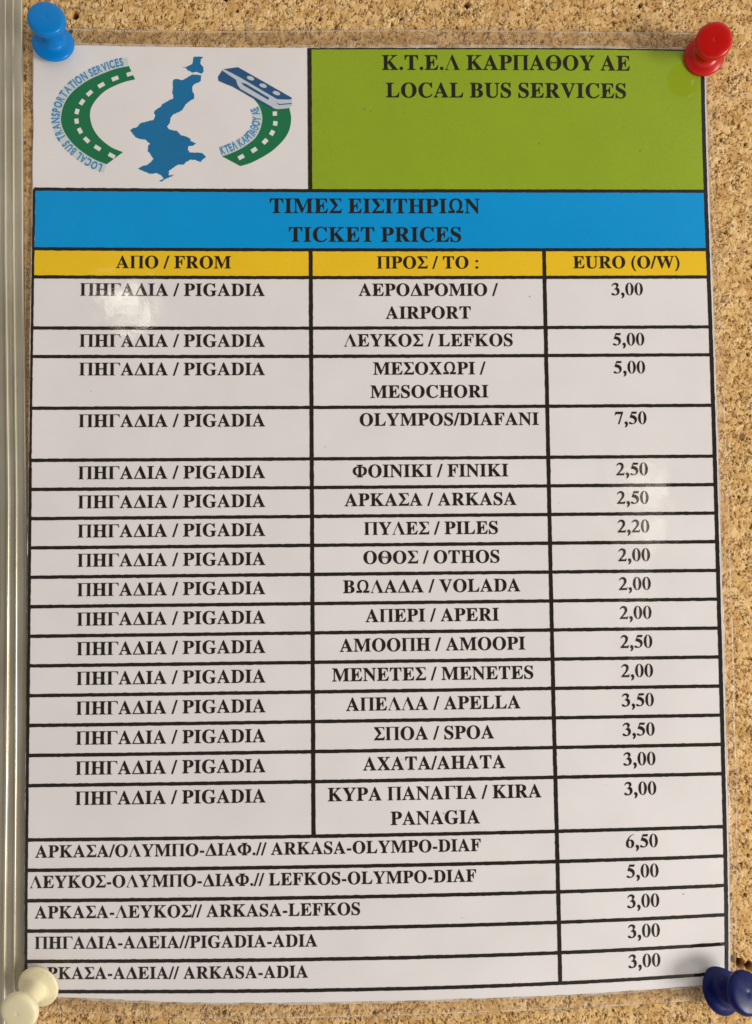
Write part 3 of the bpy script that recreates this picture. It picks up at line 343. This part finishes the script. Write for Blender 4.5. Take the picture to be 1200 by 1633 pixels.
# ------------------------------------------------------------------ the notice
notice = empty('price_notice', 'laminated bus ticket price table with green, blue and yellow headings, pinned to the cork', 'notice')
C1, C2, C3 = 82.68, 153.64, 204.0
ROWS = [0.0, 18.30, 26.86, 42.34, 50.93, 66.4, 81.87, 90.47, 99.06, 107.65, 116.24, 124.83, 133.42, 142.01, 150.6, 159.19, 167.79, 176.38, 191.85, 200.44, 209.03, 217.62, 226.21, 234.81]
TOP, BOT, LEFT, RIGHT = -44.35, 238.2, -0.55, 205.1
def rough(n, amp, smooth=3):
    a = rng.normal(0, 1, n+smooth*2); k = np.ones(smooth*2+1)/(smooth*2+1)
    return np.convolve(a, k, 'valid')*amp*math.sqrt(smooth*2+1)
def bottom_edge(u): return BOT-2.0*np.exp(-(np.asarray(u)/34.0)**2)-0.3*np.exp(-((np.asarray(u)-204)/22.0)**2)
def paper():
    us = np.linspace(LEFT, RIGHT, 260); vs = np.concatenate([np.linspace(0, 1, 120)])
    top = TOP+rough(260, 0.07, 1)-0.05; bot = bottom_edge(us)+rough(260, 0.10, 2)
    lf = rough(120, 0.09, 1); rt = rough(120, 0.03, 2)
    U = np.repeat(us[None], 120, 0).copy(); U[:, 0] += lf; U[:, -1] += rt
    V = top[None]*(1-vs[:, None])+bot[None]*vs[:, None]
    n, m_ = 120, 260
    a = P(U.ravel(), V.ravel(), 0.0); b = P(U.ravel(), V.ravel(), -0.22)
    f = [(j*m_+i, (j+1)*m_+i, (j+1)*m_+i+1, j*m_+i+1) for j in range(n-1) for i in range(m_-1)]
    k = n*m_
    f += [(k+j*m_+i, k+j*m_+i+1, k+(j+1)*m_+i+1, k+(j+1)*m_+i) for j in range(n-1) for i in range(m_-1)]
    ring = [i for i in range(m_)]+[j*m_+m_-1 for j in range(1, n)]+[(n-1)*m_+i for i in range(m_-2, -1, -1)]+[j*m_ for j in range(n-2, 0, -1)]
    f += [(ring[i], ring[(i+1) % len(ring)], k+ring[(i+1) % len(ring)], k+ring[i]) for i in range(len(ring))]
    return mesh_obj('paper_sheet', np.concatenate([a, b]), f, M_PAPER, notice, smooth=False)
sheet = paper()
H1, H2, H3 = 0.03, 0.055, 0.08
def panel(name, u0, u1, v0, v1, m):
    p, f = grid(u0, u1, v0, v1); return sheet_obj(name, p, f, H1, m, sheet)
panel('header_panel', C1-0.75, C3, TOP+0.25, 0.0, M_GREEN)
panel('title_band', 0.35, C3, 0.02, 18.3, M_BLUE)
panel('heading_band', 0.35, C3, 18.32, ROWS[2], M_YELLOW)

def rule(pts, w, h):
    """a printed rule along a polyline, slightly ragged like inkjet print"""
    pts = np.array(pts, float); d = pts[-1]-pts[0]; L = np.hypot(*d); n = max(2, int(L/0.9))
    t = np.linspace(0, 1, n+1); c = pts[0][None]+d[None]*t[:, None]; nr = np.array([-d[1], d[0]])/L
    a = c+nr*(w/2+rng.normal(0, 0.03, n+1))[:, None]; b = c-nr*(w/2+rng.normal(0, 0.03, n+1))[:, None]
    p = [tuple(x) for x in a]+[tuple(x) for x in b]; m_ = n+1
    f = [(i, i+1, m_+i+1, m_+i) for i in range(n)]
    return p, f
HR = []
for i, v in enumerate(ROWS):
    HR.append(rule([(-0.1, v), (C3, v)], 1.02, H2))
HR.append(rule([(C1-0.2, TOP+0.3), (C3, TOP+0.3)], 0.45, H2))
p, f = merge(HR); sheet_obj('row_rules', p, [t[::-1] if False else t for t in f], H2, M_RULE, sheet)
VR = [rule([(-0.05, 0.0), (-0.05, 84)], 0.75, H2), rule([(-0.05, 84), (-0.05, 234.8)], 0.95, H2),
      rule([(C1, TOP+0.1), (C1, 0)], 1.22, H2), rule([(C1, ROWS[1]), (C1, ROWS[18])], 1.22, H2),
      rule([(C2, ROWS[1]), (C2, ROWS[-1])], 1.18, H2), rule([(C3, TOP+0.1), (C3, ROWS[-1])], 1.2, H2)]
p, f = merge(VR); sheet_obj('column_rules', p, f, H2+0.012, M_RULE, sheet)

def put(name, s, size, u, v, align='c'):
    p, f = set_line(s, size, u, v, align); return sheet_obj(name, p, f, H3, M_INK, sheet)
BIG, REG, SMALL = 6.76, 5.64, 5.16
put('header_text', 'Κ.Τ.Ε.Λ ΚΑΡΠΑΘΟΥ ΑΕ', BIG, 143.0, -37.5)
put('header_text', 'LOCAL BUS SERVICES', BIG, 143.0, -29.0)
put('title_text', 'ΤΙΜΕΣ ΕΙΣΙΤΗΡΙΩΝ', BIG, 102.3, 7.0)
put('title_text', 'TICKET PRICES', BIG, 102.3, 15.85)
put('heading_text', 'ΑΠΟ / FROM', REG, 41.6, 24.1)
put('heading_text', 'ΠΡΟΣ / TO :', REG, 118.3, 24.1)
put('heading_text', 'EURO (O/W)', REG, 178.9, 24.1)
DEST = [('ΑΕΡΟΔΡΟΜΙΟ /', 'AIRPORT', '3,00'), ('ΛΕΥΚΟΣ / LEFKOS', None, '5,00'), ('ΜΕΣΟΧΩΡΙ /', 'MESOCHORI', '5,00'), ('OLYMPOS/DIAFANI', None, '7,50'),
        ('ΦΟΙΝΙΚΙ / FINIKI', None, '2,50'), ('ΑΡΚΑΣΑ / ARKASA', None, '2,50'), ('ΠΥΛΕΣ / PILES', None, '2,20'), ('ΟΘΟΣ / OTHOS', None, '2,00'),
        ('ΒΩΛΑΔΑ / VOLADA', None, '2,00'), ('ΑΠΕΡΙ / APERI', None, '2,00'), ('ΑΜΟΟΠΗ / AMOOPI', None, '2,50'), ('ΜΕΝΕΤΕΣ / MENETES', None, '2,00'),
        ('ΑΠΕΛΛΑ / APELLA', None, '3,50'), ('ΣΠΟΑ / SPOA', None, '3,50'), ('ΑΧΑΤΑ/AHATA', None, '3,00'), ('ΚΥΡΑ ΠΑΝΑΓΙΑ / KIRA', 'PANAGIA', '3,00')]
for i, (a, b, pr) in enumerate(DEST):
    v = ROWS[2+i]
    put('origin_text', 'ΠΗΓΑΔΙΑ / PIGADIA', REG, 41.4, v+5.68)
    put('destination_text', a, REG, 124.0 if 'OLYMPOS' in a else 118.15, v+5.66)
    if b: put('destination_text', b, REG, 118.15, v+12.70)
    put('price_text', pr, REG, 178.85, v+5.6)
LAST = [('ΑΡΚΑΣΑ/ΟΛΥΜΠΟ-ΔΙΑΦ.// ARKASA-OLYMPO-DIAF', 2.45, '6,50'), ('ΛΕΥΚΟΣ-ΟΛΥΜΠΟ-ΔΙΑΦ.// LEFKOS-OLYMPO-DIAF', 0.95, '5,00'), ('ΑΡΚΑΣΑ-ΛΕΥΚΟΣ// ARKASA-LEFKOS', 2.45, '3,00'),
        ('ΠΗΓΑΔΙΑ-ΑΔΕΙΑ//PIGADIA-ADIA', 2.45, '3,00'), ('ΑΡΚΑΣΑ-ΑΔΕΙΑ// ARKASA-ADIA', 2.45, '3,00')]
for i, (a, u, pr) in enumerate(LAST):
    v = ROWS[18+i]
    put('route_text', a, SMALL*(1, 1, 1, 0.987, 0.978)[i], u, v+5.05, 'l'); put('price_text', pr, REG, 178.85, v+5.3)

# stray ink and dust specks caught under the film
def specks():
    for u, v, r in ((149.0, 32.8, .2), (156.5, 95.5, .12), (66.5, 66.0, .14), (86.7, 78.3, .16), (90.8, 6.5, .1), (168.6, 237-58, .12), (203-12, 196+15, .2), (120.5, 186.0, .18), (17.5, 61.3, .13), (26, 60.9, .1), (184, -12.7, .25), (186.5, -8, .14), (152.8, 10.2-25, .2), (99.3, -25.3, .3), (101.2, -24.6, .2), (125.4, 215.5, .12), (60, 150, .1), (161, 66, .1), (44, 208, .12), (190, 120, .1), (108.5, 170.4, .1), (70.3, 229.2, .12)):
        a0 = rng.uniform(0, 6); p, f = fill([[(u+r*math.cos(a0+k*1.05)*rng.uniform(.6, 1.2), v+r*math.sin(a0+k*1.05)*rng.uniform(.6, 1.2)) for k in range(6)]]); sheet_obj('ink_speck', p, f, H3, M_SPECK, sheet)
M_SPECK = printed('speck', (0.16, 0.13, 0.10), 0.2)
specks()

# --- emblem in the header's left cell
emblem = bpy.data.objects.new('company_emblem', None); col.objects.link(emblem); emblem.parent = notice; emblem.empty_display_size = 0.01
def cm(pts): return [(a/100, b/100) for a, b in pts]
def smooth_poly(pts, n):
    """resample an open polyline through a Catmull-Rom spline"""
    p = np.array(pts); p = np.vstack([2*p[0]-p[1], p, 2*p[-1]-p[-2]]); out = []
    for i in range(1, len(p)-2):
        for t in np.linspace(0, 1, n, endpoint=False):
            a, b, c, d = p[i-1], p[i], p[i+1], p[i+2]
            out.append(0.5*((2*b)+(c-a)*t+(2*a-5*b+4*c-d)*t*t+(3*b-a-3*c+d)*t**3))
    out.append(p[-2]); return np.array(out)
def flat_shape(name, contours, h, m, parent):
    p, f = fill(contours); return sheet_obj(name, p, [(a, c, b) if False else (a, b, c) for a, b, c in f], h, m, parent)
def dashes(pts, ln, wd):
    pts = np.array(cm(pts)); parts = []
    for i, c in enumerate(pts):
        d = pts[min(i+1, len(pts)-1)]-pts[max(i-1, 0)]; d = d/np.hypot(*d); nrm = np.array([-d[1], d[0]])
        l = ln*(0.75+0.35*abs(d[0])); q = [c+d*l/2+nrm*wd/2, c-d*l/2+nrm*wd/2, c-d*l/2-nrm*wd/2, c+d*l/2-nrm*wd/2]
        parts.append(fill([[tuple(x) for x in q]]))
    return merge(parts)
def on_arc(s, base, size, stretch, table):
    """set letters along a polyline baseline, tops to the left of travel"""
    b = np.array(base); seg = np.hypot(*np.diff(b, axis=0).T); cum = np.concatenate([[0], np.cumsum(seg)])
    tot = sum(330 if c == ' ' else table[c][0] for c in s); k = cum[-1]/tot; x = 0; parts = []
    def at(t):
        return np.array([np.interp(t, cum, b[:, 0]), np.interp(t, cum, b[:, 1])])
    for ch in s:
        adv = 330 if ch == ' ' else table[ch][0]
        if ch != ' ':
            mid = (x+adv/2)*k; c = at(mid); d = at(min(mid+0.4, cum[-1]))-at(max(mid-0.4, 0)); d /= np.hypot(*d); up = np.array([d[1], -d[0]])
            pts, tr = table[ch][1]
            q = [tuple(c+d*((px-adv/2)*k)+up*(py*size/1000)) for px, py in pts]
            parts.append((q, [(a, e_, c_) for a, c_, e_ in tr]))
        x += adv
    return merge(parts)
lo = smooth_poly(cm(ROADL_OUT), 3); li = smooth_poly(cm(ROADL_IN), 3)
flat_shape('road_stripe', [[tuple(x) for x in lo]+[tuple(x) for x in li[::-1]][::1]] if False else [[tuple(x) for x in lo]+[tuple(x) for x in (li if np.hypot(*(li[0]-lo[-1])) < np.hypot(*(li[-1]-lo[-1])) else li[::-1])]], H1, M_LGREEN, emblem)
p, f = dashes(DASHL, 1.95, 1.22); sheet_obj('road_dashes', p, f, H2, M_PAPER, emblem)
ro = smooth_poly(cm(ROADR_OUT), 3); ri = smooth_poly(cm(ROADR_IN), 3)
flat_shape('road_stripe', [[tuple(x) for x in ri]+[tuple(x) for x in ro[::-1]]], H1, M_LGREEN, emblem)
p, f = dashes(DASHR, 1.75, 1.3); sheet_obj('road_dashes', p, f, H2, M_PAPER, emblem)
# pale halo and lettering outside the left road, inside the right road
def offset(b, dist):
    b = np.array(b); d = np.gradient(b, axis=0); d /= np.hypot(d[:, 0], d[:, 1])[:, None]
    return b+np.stack([d[:, 1], -d[:, 0]], 1)*dist
bl = lo[::-1]                                    # from the lower end up
a = offset(bl, 0.06); b = offset(bl, 2.75)
flat_shape('lettering_halo', [[tuple(x) for x in a]+[tuple(x) for x in b[::-1]]], H1-0.008, M_HALO, emblem)
p, f = on_arc('LOCAL BUS TRANSPORTATION SERVICES', offset(bl, 0.5)[1:-1], 3.35, 1, SANS_G); sheet_obj('emblem_lettering', p, f, H2, M_LETTER, emblem)
br = ri[::-1]
a = offset(br, 0.08)[:-4]; b = offset(br, 2.9)[:-4]
flat_shape('lettering_halo', [[tuple(x) for x in a]+[tuple(x) for x in b[::-1]]], H1-0.008, M_HALO, emblem)
p, f = on_arc('ΚΤΕΛ ΚΑΡΠΑΘΟΥ ΑΕ', offset(br, 0.55)[:-4], 3.4, 1, SANS_G); sheet_obj('emblem_lettering', p, f, H2, M_LETTER, emblem)
def jagged(pts, amp):
    out = []
    for i, a in enumerate(pts):
        b = pts[(i+1) % len(pts)]; a, b = np.array(a), np.array(b); n = max(1, int(np.hypot(*(b-a))/0.4))
        for k in range(n): out.append(tuple(a+(b-a)*k/n+(rng.normal(0, amp, 2) if k else 0)))
    return out
flat_shape('island_map', [jagged(cm(ISLE), 0.07)], H1, M_LBLUE, emblem)
flat_shape('islet_map', [jagged(cm(ISLET), 0.06)], H1, M_LBLUE, emblem)
bus = flat_shape('bus_picture', [cm(BUS_BODY)], H2, M_PALE, emblem)
parts = [fill([cm(BUS_ROOF)]), fill([cm(BUS_SIDE)]), fill([cm(BUS_STRIPE)]), fill([cm(BUS_BUMPER)])]
p, f = merge(parts); sheet_obj('bus_livery', p, f, H3, M_NAVYINK, emblem)
p, f = merge([fill([cm(BUS_VENT0)]), fill([cm(BUS_VENT1)]), fill([cm(BUS_VENT2)])]); sheet_obj('bus_roof_hatches', p, f, H3+0.02, M_PALE, emblem)

# --- clear laminating film: a sealed rim round the paper
def frame_inner(v):                              # u of the board frame's inner foot at height v
    return np.interp(v, (-70, -37, 20, 94, 167, 221, 260), (-4.1, -3.75, -3.05, -1.42, -0.6, -0.32, -0.15))
def film():
    """ring of film outside the paper, in strips from the paper's edge to the cut edge"""
    k = 7
    def side(n): return np.linspace(0, 1, n, endpoint=False)
    inner, outer = [], []
    uL, uR, vT, vB = LEFT+0.12, RIGHT-0.1, TOP+0.1, None
    fl = lambda v: np.maximum(-2.35, frame_inner(v)+0.12)
    fr = lambda v: np.interp(v, (-50, 19, 96, 176, 233, 246), (206.6, 207.2, 207.95, 208.1, 206.9, 206.5))
    for t in side(110):  inner.append((uL+(uR-uL)*t, vT)); uo = -2.2+(206.6+2.2)*t; outer.append((uo, -49.7+0.25*math.sin(uo/22)))
    for t in side(150):
        v = vT+(bottom_edge(uR)-0.1-vT)*t; vo = -49.6+(243.2+49.6)*t; inner.append((uR, v)); outer.append((float(fr(vo))+0.10*math.sin(vo/7)+0.06*math.sin(vo/2.3), vo))
    for t in side(110):
        u = uR+(uL-uR)*t; inner.append((u, float(bottom_edge(u))-0.12)); uo = 206.6+(float(fl(240))-206.6)*t; outer.append((uo, 242.5+0.3*math.sin(uo/30)-2.0*math.exp(-(uo/34)**2)))
    for t in side(150):
        v = float(bottom_edge(uL))-0.1+(vT-float(bottom_edge(uL))+0.1)*t; vo = 240.4+(-49.7-240.4)*t; inner.append((uL, v)); outer.append((max(float(fl(vo)), -2.35)+0.05*math.sin(vo/5)*(1 if vo < 60 else 0.2), vo))
    I = np.array(inner); O = np.array(outer); n = len(I); verts = []; 
    for layer in (0.11, -0.12):
        for s in range(k+1):
            t = (0.0, 0.16, 0.30, 0.45, 0.60, 0.75, 0.90, 1.0)[s]; Q = I*(1-t)+O*t
            dip = 0.10*np.sin(t*math.pi)*np.sin(np.arange(n)*0.21)+0.06*np.sin(np.arange(n)*0.083+2)*t
            verts.append(P(Q[:, 0], Q[:, 1], layer*(1 if s else 1)+dip-0.25*t))
    verts = np.concatenate(verts); f = []; mi = []
    def idx(l, s, i): return l*(k+1)*n+s*n+(i % n)
    for i in range(n):
        for s in range(k):
            f.append((idx(0, s, i), idx(0, s+1, i), idx(0, s+1, i+1), idx(0, s, i+1))[::-1]); mi.append(2 if s in (0, k-1) else 0)
        f.append((idx(0, k, i), idx(0, k, i+1), idx(1, k, i+1), idx(1, k, i))); mi.append(1)
    return mesh_obj('film_margin', verts, f, [M_FILM, M_FILMEDGE, M_RIM], notice, smooth=True, midx=mi)
film()

# ------------------------------------------------------------------ cork board
board = empty('cork_board', 'light brown cork pinboard with grooved aluminium edge behind the ticket price table', 'board')
def hash2(ix, iy, s):
    h = (ix.astype(np.int64)*374761393+iy.astype(np.int64)*668265263+s*2147483647) & 0xffffffff
    h = ((h ^ (h >> 13))*1274126177) & 0xffffffff
    h = ((h ^ (h >> 16))*2246822519) & 0xffffffff
    return ((h ^ (h >> 15)) & 0xffffff)/float(0xffffff)
def vnoise(x, y, s):
    ix, iy = np.floor(x), np.floor(y); fx, fy = x-ix, y-iy; fx = fx*fx*(3-2*fx); fy = fy*fy*(3-2*fy)
    return (hash2(ix, iy, s)*(1-fx)+hash2(ix+1, iy, s)*fx)*(1-fy)+(hash2(ix, iy+1, s)*(1-fx)+hash2(ix+1, iy+1, s)*fx)*fy
def fbm(x, y, s, o=3): return sum(vnoise(x*2**i, y*2**i, s+i)*0.5**i for i in range(o))/sum(0.5**i for i in range(o))
def worley(x, y, s):
    ix, iy = np.floor(x), np.floor(y); f1 = np.full_like(x, 9.); f2 = np.full_like(x, 9.); idv = np.zeros_like(x); dx1 = np.zeros_like(x); dy1 = np.zeros_like(x)
    for a in (-1, 0, 1):
        for b in (-1, 0, 1):
            cx, cy = ix+a, iy+b; px = cx+0.1+0.8*hash2(cx, cy, s); py = cy+0.1+0.8*hash2(cx, cy, s+1); d = np.hypot(x-px, y-py)
            nearer = d < f1; f2 = np.where(nearer, f1, np.minimum(f2, d))
            idv = np.where(nearer, hash2(cx, cy, s+2), idv); dx1 = np.where(nearer, x-px, dx1); dy1 = np.where(nearer, y-py, dy1); f1 = np.where(nearer, d, f1)
    return f1, f2, idv, dx1, dy1
def sstep(a, b, x): t = np.clip((x-a)/(b-a), 0, 1); return t*t*(3-2*t)
HOLES = [(-90.6, 152.3, 1.25), (-92.0, 147.6, 0.8), (-16.2, 152.2, 0.6), (8.9, 152.5, 0.6), (29.4, 157.1, 1.1), (83.7, 157.7, 0.9), (82.9, 154.3, 0.6), (106.9, -135.2, 1.5), (109.6, -136.0, 1.4), (104.6, -134.0, 0.9), (-45.0, 158.2, 0.9), (103.5, 127.0, 0.7), (-2.0, -146.8, 0.7), (-46.0, -145.6, 0.8)]
for k in range(34):                               # old pin holes and small chips, scattered
    if k % 2: HOLES.append((random.uniform(-92, 118), random.choice((random.uniform(147.5, 160), random.uniform(-158, -146.5))), random.uniform(0.28, 0.6)))
    else: HOLES.append((random.uniform(106.5, 118), random.uniform(-140, 150), random.uniform(0.28, 0.6)))
def field(x, y):
    """height (mm), grain tone and dark tone (veins, plus painted crevice shade) of pressed cork at (x right, y down)"""
    wx = x+0.9*(fbm(x/1.7, y/1.7, 5)-0.5)*2; wy = y+0.9*(fbm(x/1.7+31, y/1.7, 9)-0.5)*2
    # pressed granules, bark veins between some of them, torn pits
    f1, f2, ida, dx, dy = worley(wx/2.1, wy/2.1, 21); e1 = f2-f1
    g1, g2, idb, ex, ey = worley((x*0.92+y*0.40+0.25*wx)/0.62, (y*0.92-x*0.40)/1.55, 55); e2 = g2-g1
    patch = fbm(x/4.2, y/4.2, 70); m1 = fbm(x/1.3, y/1.3, 80); m2 = fbm(x/0.9, y/0.9, 90)
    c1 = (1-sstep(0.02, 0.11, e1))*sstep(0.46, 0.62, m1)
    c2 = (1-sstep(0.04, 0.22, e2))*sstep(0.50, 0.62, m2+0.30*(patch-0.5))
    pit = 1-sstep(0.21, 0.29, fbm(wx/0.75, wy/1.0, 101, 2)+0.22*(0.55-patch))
    ang = ida*6.28
    h = 0.06*(ida-0.5)+0.06*(dx*np.cos(ang)+dy*np.sin(ang))+0.06*(idb-0.5)+0.17*(ex*np.cos(idb*40)+ey*np.sin(idb*40))*sstep(0.35, .6, patch)
    h = h-0.40*c1-0.45*c2-0.40*pit+0.07*(fbm(x/0.4, y/0.4, 120, 2)-0.5)
    hole = np.zeros_like(x); jag = 0.5*(fbm(x/0.6, y/0.6, 133)-0.5)
    for hx, hz, r in HOLES:
        d = np.hypot(x-(hx+102), (y-(98-hz))*0.85)+jag; hole = np.maximum(hole, 1-sstep(r*0.55, r, d))
    h = h-2.6*hole
    grain = np.clip(0.5+0.62*(ida-0.5)+0.50*(idb-0.5)+0.7*(patch-0.5), 0, 1)
    bark_shade = np.clip(np.maximum.reduce([0.60*c1, 0.62*c2, 0.70*pit, hole, (ida > 0.965)*0.35, (idb > 0.97)*0.4]), 0, 1)  # dark grains and veins, plus shade painted into crevices, pits and holes
    return h, grain, bark_shade
def cork_grid(us, vs, want, drop):
    nu, nv = len(us), len(vs); U, V = np.meshgrid(us, vs)
    seen = want(U[:-1, :-1], V[:-1, :-1])
    keep = np.zeros((nv, nu), bool); keep[:-1, :-1] |= seen; keep[1:, :-1] |= seen; keep[:-1, 1:] |= seen; keep[1:, 1:] |= seen
    index = np.full((nv, nu), -1, np.int64); index[keep] = np.arange(keep.sum())
    x, y = U[keep], V[keep]; h, grain, bark_shade = field(x, y)
    pts = np.stack([(x-102)*MM, -(BOARD-0.25-drop+h)*MM, (98-y)*MM], 1)
    j, i = np.nonzero(seen)
    return pts, np.stack([index[j, i], index[j+1, i], index[j+1, i+1], index[j, i+1]], 1), grain, bark_shade
def cork():
    A = cork_grid(np.arange(-14, 228, 0.21), np.arange(-68, 262, 0.21), lambda u, v: ((v < -40) | (v > 233) | (u > 201) | (u < 2.5)) & (u > -5.5), 0.0)
    B = cork_grid(np.arange(-6, 420, 0.5), np.arange(-210, 420, 0.5), lambda u, v: (v < -68.0) | (v > 260.0) | (u > 226.0), 0.05)   # the rest of the board
    na, nb = len(A[0]), len(B[0]); n = na+nb; ub = (2.0, 201.6); vb = (-40.6, 233.6)
    extra = np.array([[(u-102)*MM, -(BOARD-0.9)*MM, (98-v)*MM] for u, v in ((ub[0], vb[0]), (ub[0], vb[1]), (ub[1], vb[1]), (ub[1], vb[0]))])   # plain where the notice covers it
    back = np.array([[(u-102)*MM, -(BOARD-12)*MM, (98-v)*MM] for u, v in ((-6, -210), (-6, 419.5), (419.5, 419.5), (419.5, -210))])
    front = back.copy(); front[:, 1] = -(BOARD-0.3)*MM
    pts = np.vstack([A[0], B[0], extra, back, front]); k = n+4
    quads = np.vstack([A[1], B[1]+na, [[n, n+1, n+2, n+3]], [[k+3, k+2, k+1, k]], [[k, k+1, k+5, k+4], [k+1, k+2, k+6, k+5], [k+2, k+3, k+7, k+6], [k+3, k, k+4, k+7]]])
    me = bpy.data.meshes.new('cork_panel'); me.vertices.add(len(pts)); me.vertices.foreach_set('co', pts.ravel().astype(np.float32))
    me.loops.add(quads.size); me.loops.foreach_set('vertex_index', quads.ravel().astype(np.int32))
    me.polygons.add(len(quads)); me.polygons.foreach_set('loop_start', np.arange(0, quads.size, 4, dtype=np.int32))
    me.update(calc_edges=True); me.validate()
    for nm, a, b, fillv in (('grain', A[2], B[2], 0.5), ('bark_shade', A[3], B[3], 0.0)):
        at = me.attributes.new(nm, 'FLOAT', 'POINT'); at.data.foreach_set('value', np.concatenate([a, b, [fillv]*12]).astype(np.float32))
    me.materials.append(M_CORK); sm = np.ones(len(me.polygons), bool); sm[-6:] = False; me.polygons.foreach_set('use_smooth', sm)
    o = bpy.data.objects.new('cork_panel', me); col.objects.link(o); o.parent = board
cork()

def rail():
    """grooved aluminium edge profile swept down the board's side; offsets in mm from the inner foot"""
    prof = [(0.0, BOARD-1.2), (-0.02, -0.9), (-0.10, -0.50), (-0.40, -0.30), (-2.10, -0.20), (-2.36, -0.14), (-2.44, 0.12), (-2.56, 0.32), (-2.74, 0.42), (-2.94, 0.36), (-3.06, 0.16), (-3.12, -0.08), (-4.40, -0.04), (-4.56, 0.0), (-4.64, 0.30), (-4.80, 0.56), (-5.04, 0.68), (-5.28, 0.60), (-5.42, 0.36), (-5.50, 0.02), (-7.6, 0.05), (-9.0, 0.0), (-9.4, -0.4), (-9.5, BOARD-4)]
    vs = np.linspace(-211, 421, 220); verts = []; f = []; n = len(prof)
    for v in vs:
        u0 = float(frame_inner(v))
        for a, z in prof: verts.append(((u0+a*float(np.interp(v, (-37, 94, 221), (0.97, 1.0, 1.22)))-102)*MM, -(z+0.02*math.sin(v/31+a))*MM, (98-v)*MM))
    for j in range(len(vs)-1):
        for i in range(n-1): f.append((j*n+i, j*n+i+1, (j+1)*n+i+1, (j+1)*n+i))
    f.append(tuple(range(n-1, -1, -1))); k = (len(vs)-1)*n; f.append(tuple(range(k, k+n)))
    o = mesh_obj('aluminium_edge', verts, f, M_ALU, board, smooth=True)
    try: o.data.set_sharp_from_angle(angle=math.radians(50))
    except Exception: pass
rail()

# ------------------------------------------------------------------ push pins
def lathe(name, prof, m, parent, seg=64):
    verts, f = [], []
    for k in range(seg):
        a = 2*math.pi*k/seg
        for r, z in prof: verts.append((max(r, 0.0001)*math.cos(a)*MM, max(r, 0.0001)*math.sin(a)*MM, z*MM))
    n = len(prof)
    for k in range(seg):
        for i in range(n-1): f.append((k*n+i, ((k+1) % seg)*n+i, ((k+1) % seg)*n+i+1, k*n+i+1))
    return mesh_obj(name, verts, f, m, parent, smooth=True)
def curve(pts, n=5):
    q = smooth_poly(pts, n); return [(max(0.0, x), z) for x, z in q]
COLLAR = [(0, -0.02), (5.2, 0.0)]+curve([(5.75, 0.10), (6.05, 0.45), (6.05, 0.85), (5.70, 1.25), (4.9, 1.62), (4.0, 1.95), (3.35, 2.35), (3.05, 2.9)])
SHANK = curve([(3.05, 2.9), (2.88, 3.6), (2.80, 4.8), (2.86, 6.2), (3.05, 7.4), (3.3, 8.1)])
KNOB = curve([(3.3, 8.1), (4.2, 8.5), (5.0, 9.05), (5.35, 9.8), (5.30, 10.6), (4.9, 11.15), (4.1, 11.42), (2.8, 11.55), (1.4, 11.60), (0.6, 11.57), (0.3, 11.50), (0.0, 11.47)])
def push_pin(label, base, axis, m, s=1.0):
    o = empty('push_pin', label, 'push pin', 'push pins', [c*MM for c in base])
    o.rotation_mode = 'QUATERNION'; o.rotation_quaternion = Vector(axis).normalized().to_track_quat('Z', 'Y')
    for nm, pr in (('collar', COLLAR), ('shank', SHANK), ('knob', KNOB)):
        lathe(nm, [(r*s, z) for r, z in pr], m, o)
    return o
push_pin('bright blue plastic push pin over the white emblem corner', (-96.25, -0.40, 141.91), (0.159, -0.982, 0.103), plastic('blue_plastic', lin(0, 116, 192), 0.20, 0.0, None, 0.22), 1.0)
push_pin('shiny red plastic push pin over the corner of the green header', (102.03, -1.07, 139.83), (-0.145, -0.977, -0.157), plastic('red_plastic', lin(184, 12, 6), 0.21, 0.0), 1.0)
push_pin('cream white plastic push pin covering the last route line beside the aluminium edge', (-97.82, -1.62, -134.52), (-0.155, -0.975, -0.160), plastic('cream_plastic', (0.77, 0.69, 0.46), 0.36, 0.25, ((0.50, 0.40, 0.22), 0.56, 0.80)), 0.99)
push_pin('dark navy push pin below the last price, its knob leaning out over the cork', (99.33, -1.62, -140.88), (0.30, -0.875, 0.37), plastic('navy_plastic', (0.004, 0.008, 0.078), 0.24, 0.0, ((0.03, 0.03, 0.06), 0.66, 0.80), 0.16), 1.08)
